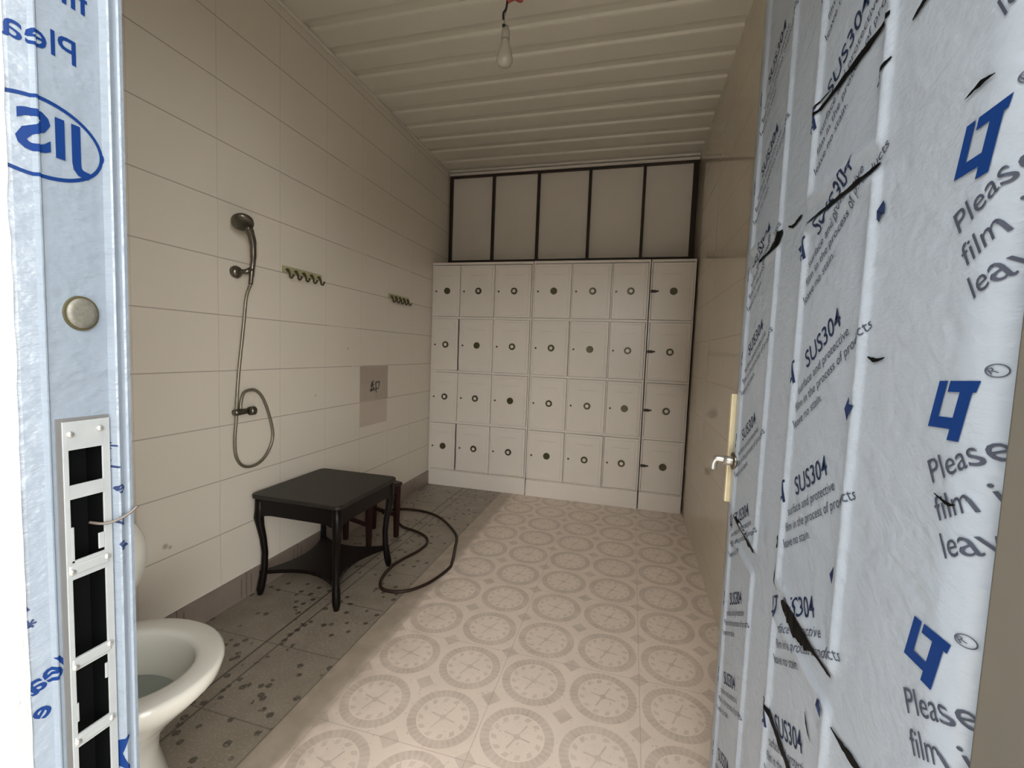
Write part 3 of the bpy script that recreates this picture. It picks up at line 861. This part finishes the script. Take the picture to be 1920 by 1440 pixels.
# hollow behind the plate
bm = bmesh.new()
x0, x1 = JX-.030, JX-.0002
for pts in (((x0, HY0, HZ0), (x0, HY1, HZ0), (x0, HY1, HZ1), (x0, HY0, HZ1)),
            ((x0, HY0, HZ0), (x1, HY0, HZ0), (x1, HY0, HZ1), (x0, HY0, HZ1)),
            ((x0, HY1, HZ0), (x1, HY1, HZ0), (x1, HY1, HZ1), (x0, HY1, HZ1)),
            ((x0, HY0, HZ0), (x1, HY0, HZ0), (x1, HY1, HZ0), (x0, HY1, HZ0)),
            ((x0, HY0, HZ1), (x1, HY0, HZ1), (x1, HY1, HZ1), (x0, HY1, HZ1))): quad(bm, pts)
part('lock_cavity', bm, M_BLACK, jamb)
# strike plate with holes
bm = bmesh.new()
PY0, PY1 = .3585, .4070
hy0, hy1 = .3640, .3985
px0, px1 = JX+.0003, JX+.0024
holes = [(1.165, 1.123), (1.106, 1.031), (1.008, .910), (.894, .812), (.795, .715), (.70, .68)]
edges_z = [1.199]
box(bm, px0, px1, PY0, hy0, .670, 1.199, .0004); box(bm, px0, px1, hy1, PY1, .670, 1.199, .0004)
zt_ = 1.199
for a, b in holes:
    box(bm, px0, px1, hy0-.0005, hy1+.0005, a, zt_, 0); zt_ = b
box(bm, px0, px1, hy0-.0005, hy1+.0005, .670, zt_, 0)
for z in (1.020, .903, .804):
    box(bm, px0+.0002, px1+.0012, hy0-.004, hy1+.004, z-.0065, z+.0065, .002)
# nibbled edges of the cut-outs
for (y, z, a, b) in ((hy0, 1.05, .0030, .022), (hy1-.006, 1.045, .0060, .010), (hy1-.003, .872, .0030, .010), (hy0, .84, .002, .012)):
    box(bm, px0, px1, y-.0005, y+a, z-b, z+b, .0006)
sp = part('strike_plate', bm, M_PLATE, jamb, label='perforated steel strike plate')
for (y, z) in ((.3660, 1.184), (.3965, 1.187), (.3635, 1.018), (.4005, 1.022), (.3635, .899), (.4005, .906), (.3635, .803), (.4005, .805)):
    bm = bmesh.new(); lathe(bm, [(.0008, .0052), (.0030, .0048), (.0038, .0030), (.0040, .0022)], (JX, y, z), 'x', 14)
    part('screw', bm, M_STEEL, sp, True)
bm = bmesh.new(); box(bm, JX+.0001, JX+.0010, .3535, .4085, .66, 1.2025, .0003); 
# shallow frame around the plate (open in the middle)
bm.free(); bm = bmesh.new()
box(bm, JX+.0001, JX+.0012, .3530, .3585, .66, 1.203, .0003); box(bm, JX+.0001, JX+.0012, .3585, .4070, 1.1990, 1.203, .0003)
part('plate_surround', bm, noisy('plate_gap', (.10, .10, .10), (.07, .07, .07), 20, .6), jamb)
# grey cap
bm = bmesh.new()
def ell(r1, r2, x): return [(x, .3815+r1*math.cos(2*PI*k/28), 1.326+r2*math.sin(2*PI*k/28)) for k in range(28)]
loft(bm, [ell(.0180, .0205, JX+.0003), ell(.0175, .0200, JX+.0028)]); part('cap_rim', bm, M_HOOK, jamb, False, 'dark rim')
bm = bmesh.new(); loft(bm, [ell(.0158, .0180, JX+.0020), ell(.0150, .0172, JX+.0045), ell(.0100, .0115, JX+.0052)]); part('screw_cap', bm, noisy('cap_grey', (.15, .145, .12), (.055, .055, .045), 260, .45, .2), jamb, True, 'mottled grey round cap')
# a bit of wire stuck in the lock hole
bm = bmesh.new(); tube(bm, spline([(JX-.010, .390, 1.068), (JX+.004, .396, 1.066), (JX+.012, .406, 1.068), (JX+.018, .4165, 1.074), (JX+.022, .424, 1.082)], 5), .0018, 8)
part('wire', bm, noisy('wire_metal', (.10, .085, .07), (.05, .04, .035), 200, .5), jamb, True, 'short twisted wire')
# prints on the frame film, reading mirrored
JC = sorted({p[1] for p in JP})
bb = bmesh.new()
def on_jamb(dst, src, y, z, rot=0, mirror=True, lift=.0006):
    # on this side reading right would run away from the camera
    c, s = math.cos(rot), math.sin(rot)
    for v in src.verts:
        x, yy = v.co.x, v.co.y
        if mirror: x = -x
        X, Y = x*c-yy*s, x*s+yy*c
        v.co = Vector((y+X, z+Y, 0))
    cut(src, [q for q in JC], 0)
    mp = {v: dst.verts.new(jambpt(v.co.x, v.co.y, lift)) for v in src.verts}
    for f in src.faces:
        try: dst.faces.new([mp[v] for v in f.verts])
        except ValueError: pass
    src.free()
on_jamb(bb, text_bm('Please', .038, .0002), .387, 1.606)
on_jamb(bb, text_bm('film in', .038, .0004), .397, 1.668)
JISB = text_bm('JIS', .060, .0014)
on_jamb(bb, JISB, .3895, 1.498, lift=.0009)
ov = bmesh.new(); n = 72
for i in range(n):
    a0, a1 = 2*PI*i/n, 2*PI*(i+1)/n
    ov.faces.new([ov.verts.new((ra*math.cos(a), rb*math.sin(a), 0)) for ra, rb, a in ((.0590, .0430, a0), (.0590, .0430, a1), (.0555, .0390, a1), (.0555, .0390, a0))])
on_jamb(bb, ov, .350, 1.513)
on_jamb(bb, text_bm('leave', .034, .0006), .362, .905, rot=math.radians(30))
on_jamb(bb, text_bm('e', .03, .0006), .345, .865, rot=math.radians(60))
on_jamb(bb, text_bm(')', .050, .0010), .4165, .735)
part('film_print', bb, M_BLUEJ, jamb, label='blue mirrored oval emblem and lettering')
bb = bmesh.new()
for (y, z, s) in ((.4130, 1.135, 'x'), (.4150, 1.155, '*'), (.4210, 1.105, 'e'), (.4210, 1.060, 'v'), (.4210, 1.030, 'a'), (.338, .965, '*'), (.330, .99, 'k')):
    on_jamb(bb, text_bm(s, .022, .0004), y, z, rot=.5)
part('film_print', bb, M_NAVY, jamb, label='small dark marks on the frame edge')
# right-hand post of the frame, behind the plaster corner
bm = bmesh.new(); box(bm, .285, .30, .398, .43, 0, H)
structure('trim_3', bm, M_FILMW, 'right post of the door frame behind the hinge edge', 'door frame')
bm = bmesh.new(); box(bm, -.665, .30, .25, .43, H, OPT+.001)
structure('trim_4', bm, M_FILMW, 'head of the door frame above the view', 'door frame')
# crumpled white film sheet at the extreme left
bm = bmesh.new(); NY, NZ = 8, 90
gr = [[bm.verts.new((jamb_x(.205+.121*i/NY)+.0012+random.uniform(0, .0022), .205+.121*i/NY+(.0006*math.sin(j*.37)+random.uniform(-.0004, .0004) if i == NY else 0), .02+2.0*j/NZ)) for j in range(NZ+1)] for i in range(NY+1)]
for i in range(NY):
    for j in range(NZ): bm.faces.new((gr[i][j], gr[i+1][j], gr[i+1][j+1], gr[i][j+1]))
part('loose_film', bm, M_WHITE_FILM, jamb, True, 'crumpled white film at the outer edge')

# dark cracks running down the loose film
bm = bmesh.new()
def crack(y0, z0, z1, n, amp, wd):
    P = [(y0+random.uniform(-amp, amp), z0+(z1-z0)*i/n) for i in range(n+1)]
    for (ya, za), (yb, zb) in zip(P[:-1], P[1:]):
        if random.random() < .2: continue
        w_ = wd*random.uniform(.4, 1.3)
        f = [bm.verts.new((jamb_x(y)+.0042, y, z)) for y, z in ((ya-w_, za), (ya+w_, za), (yb+w_*.6, zb), (yb-w_*.6, zb))]
        bm.faces.new(f)
crack(.3205, 1.125, .93, 26, .0012, .0005); crack(.3225, .93, .72, 26, .0012, .0005); crack(.3160, .96, .70, 22, .0015, .0004)
part('film_crack', bm, M_DECO, jamb, label='thin dark cracks in the white film')
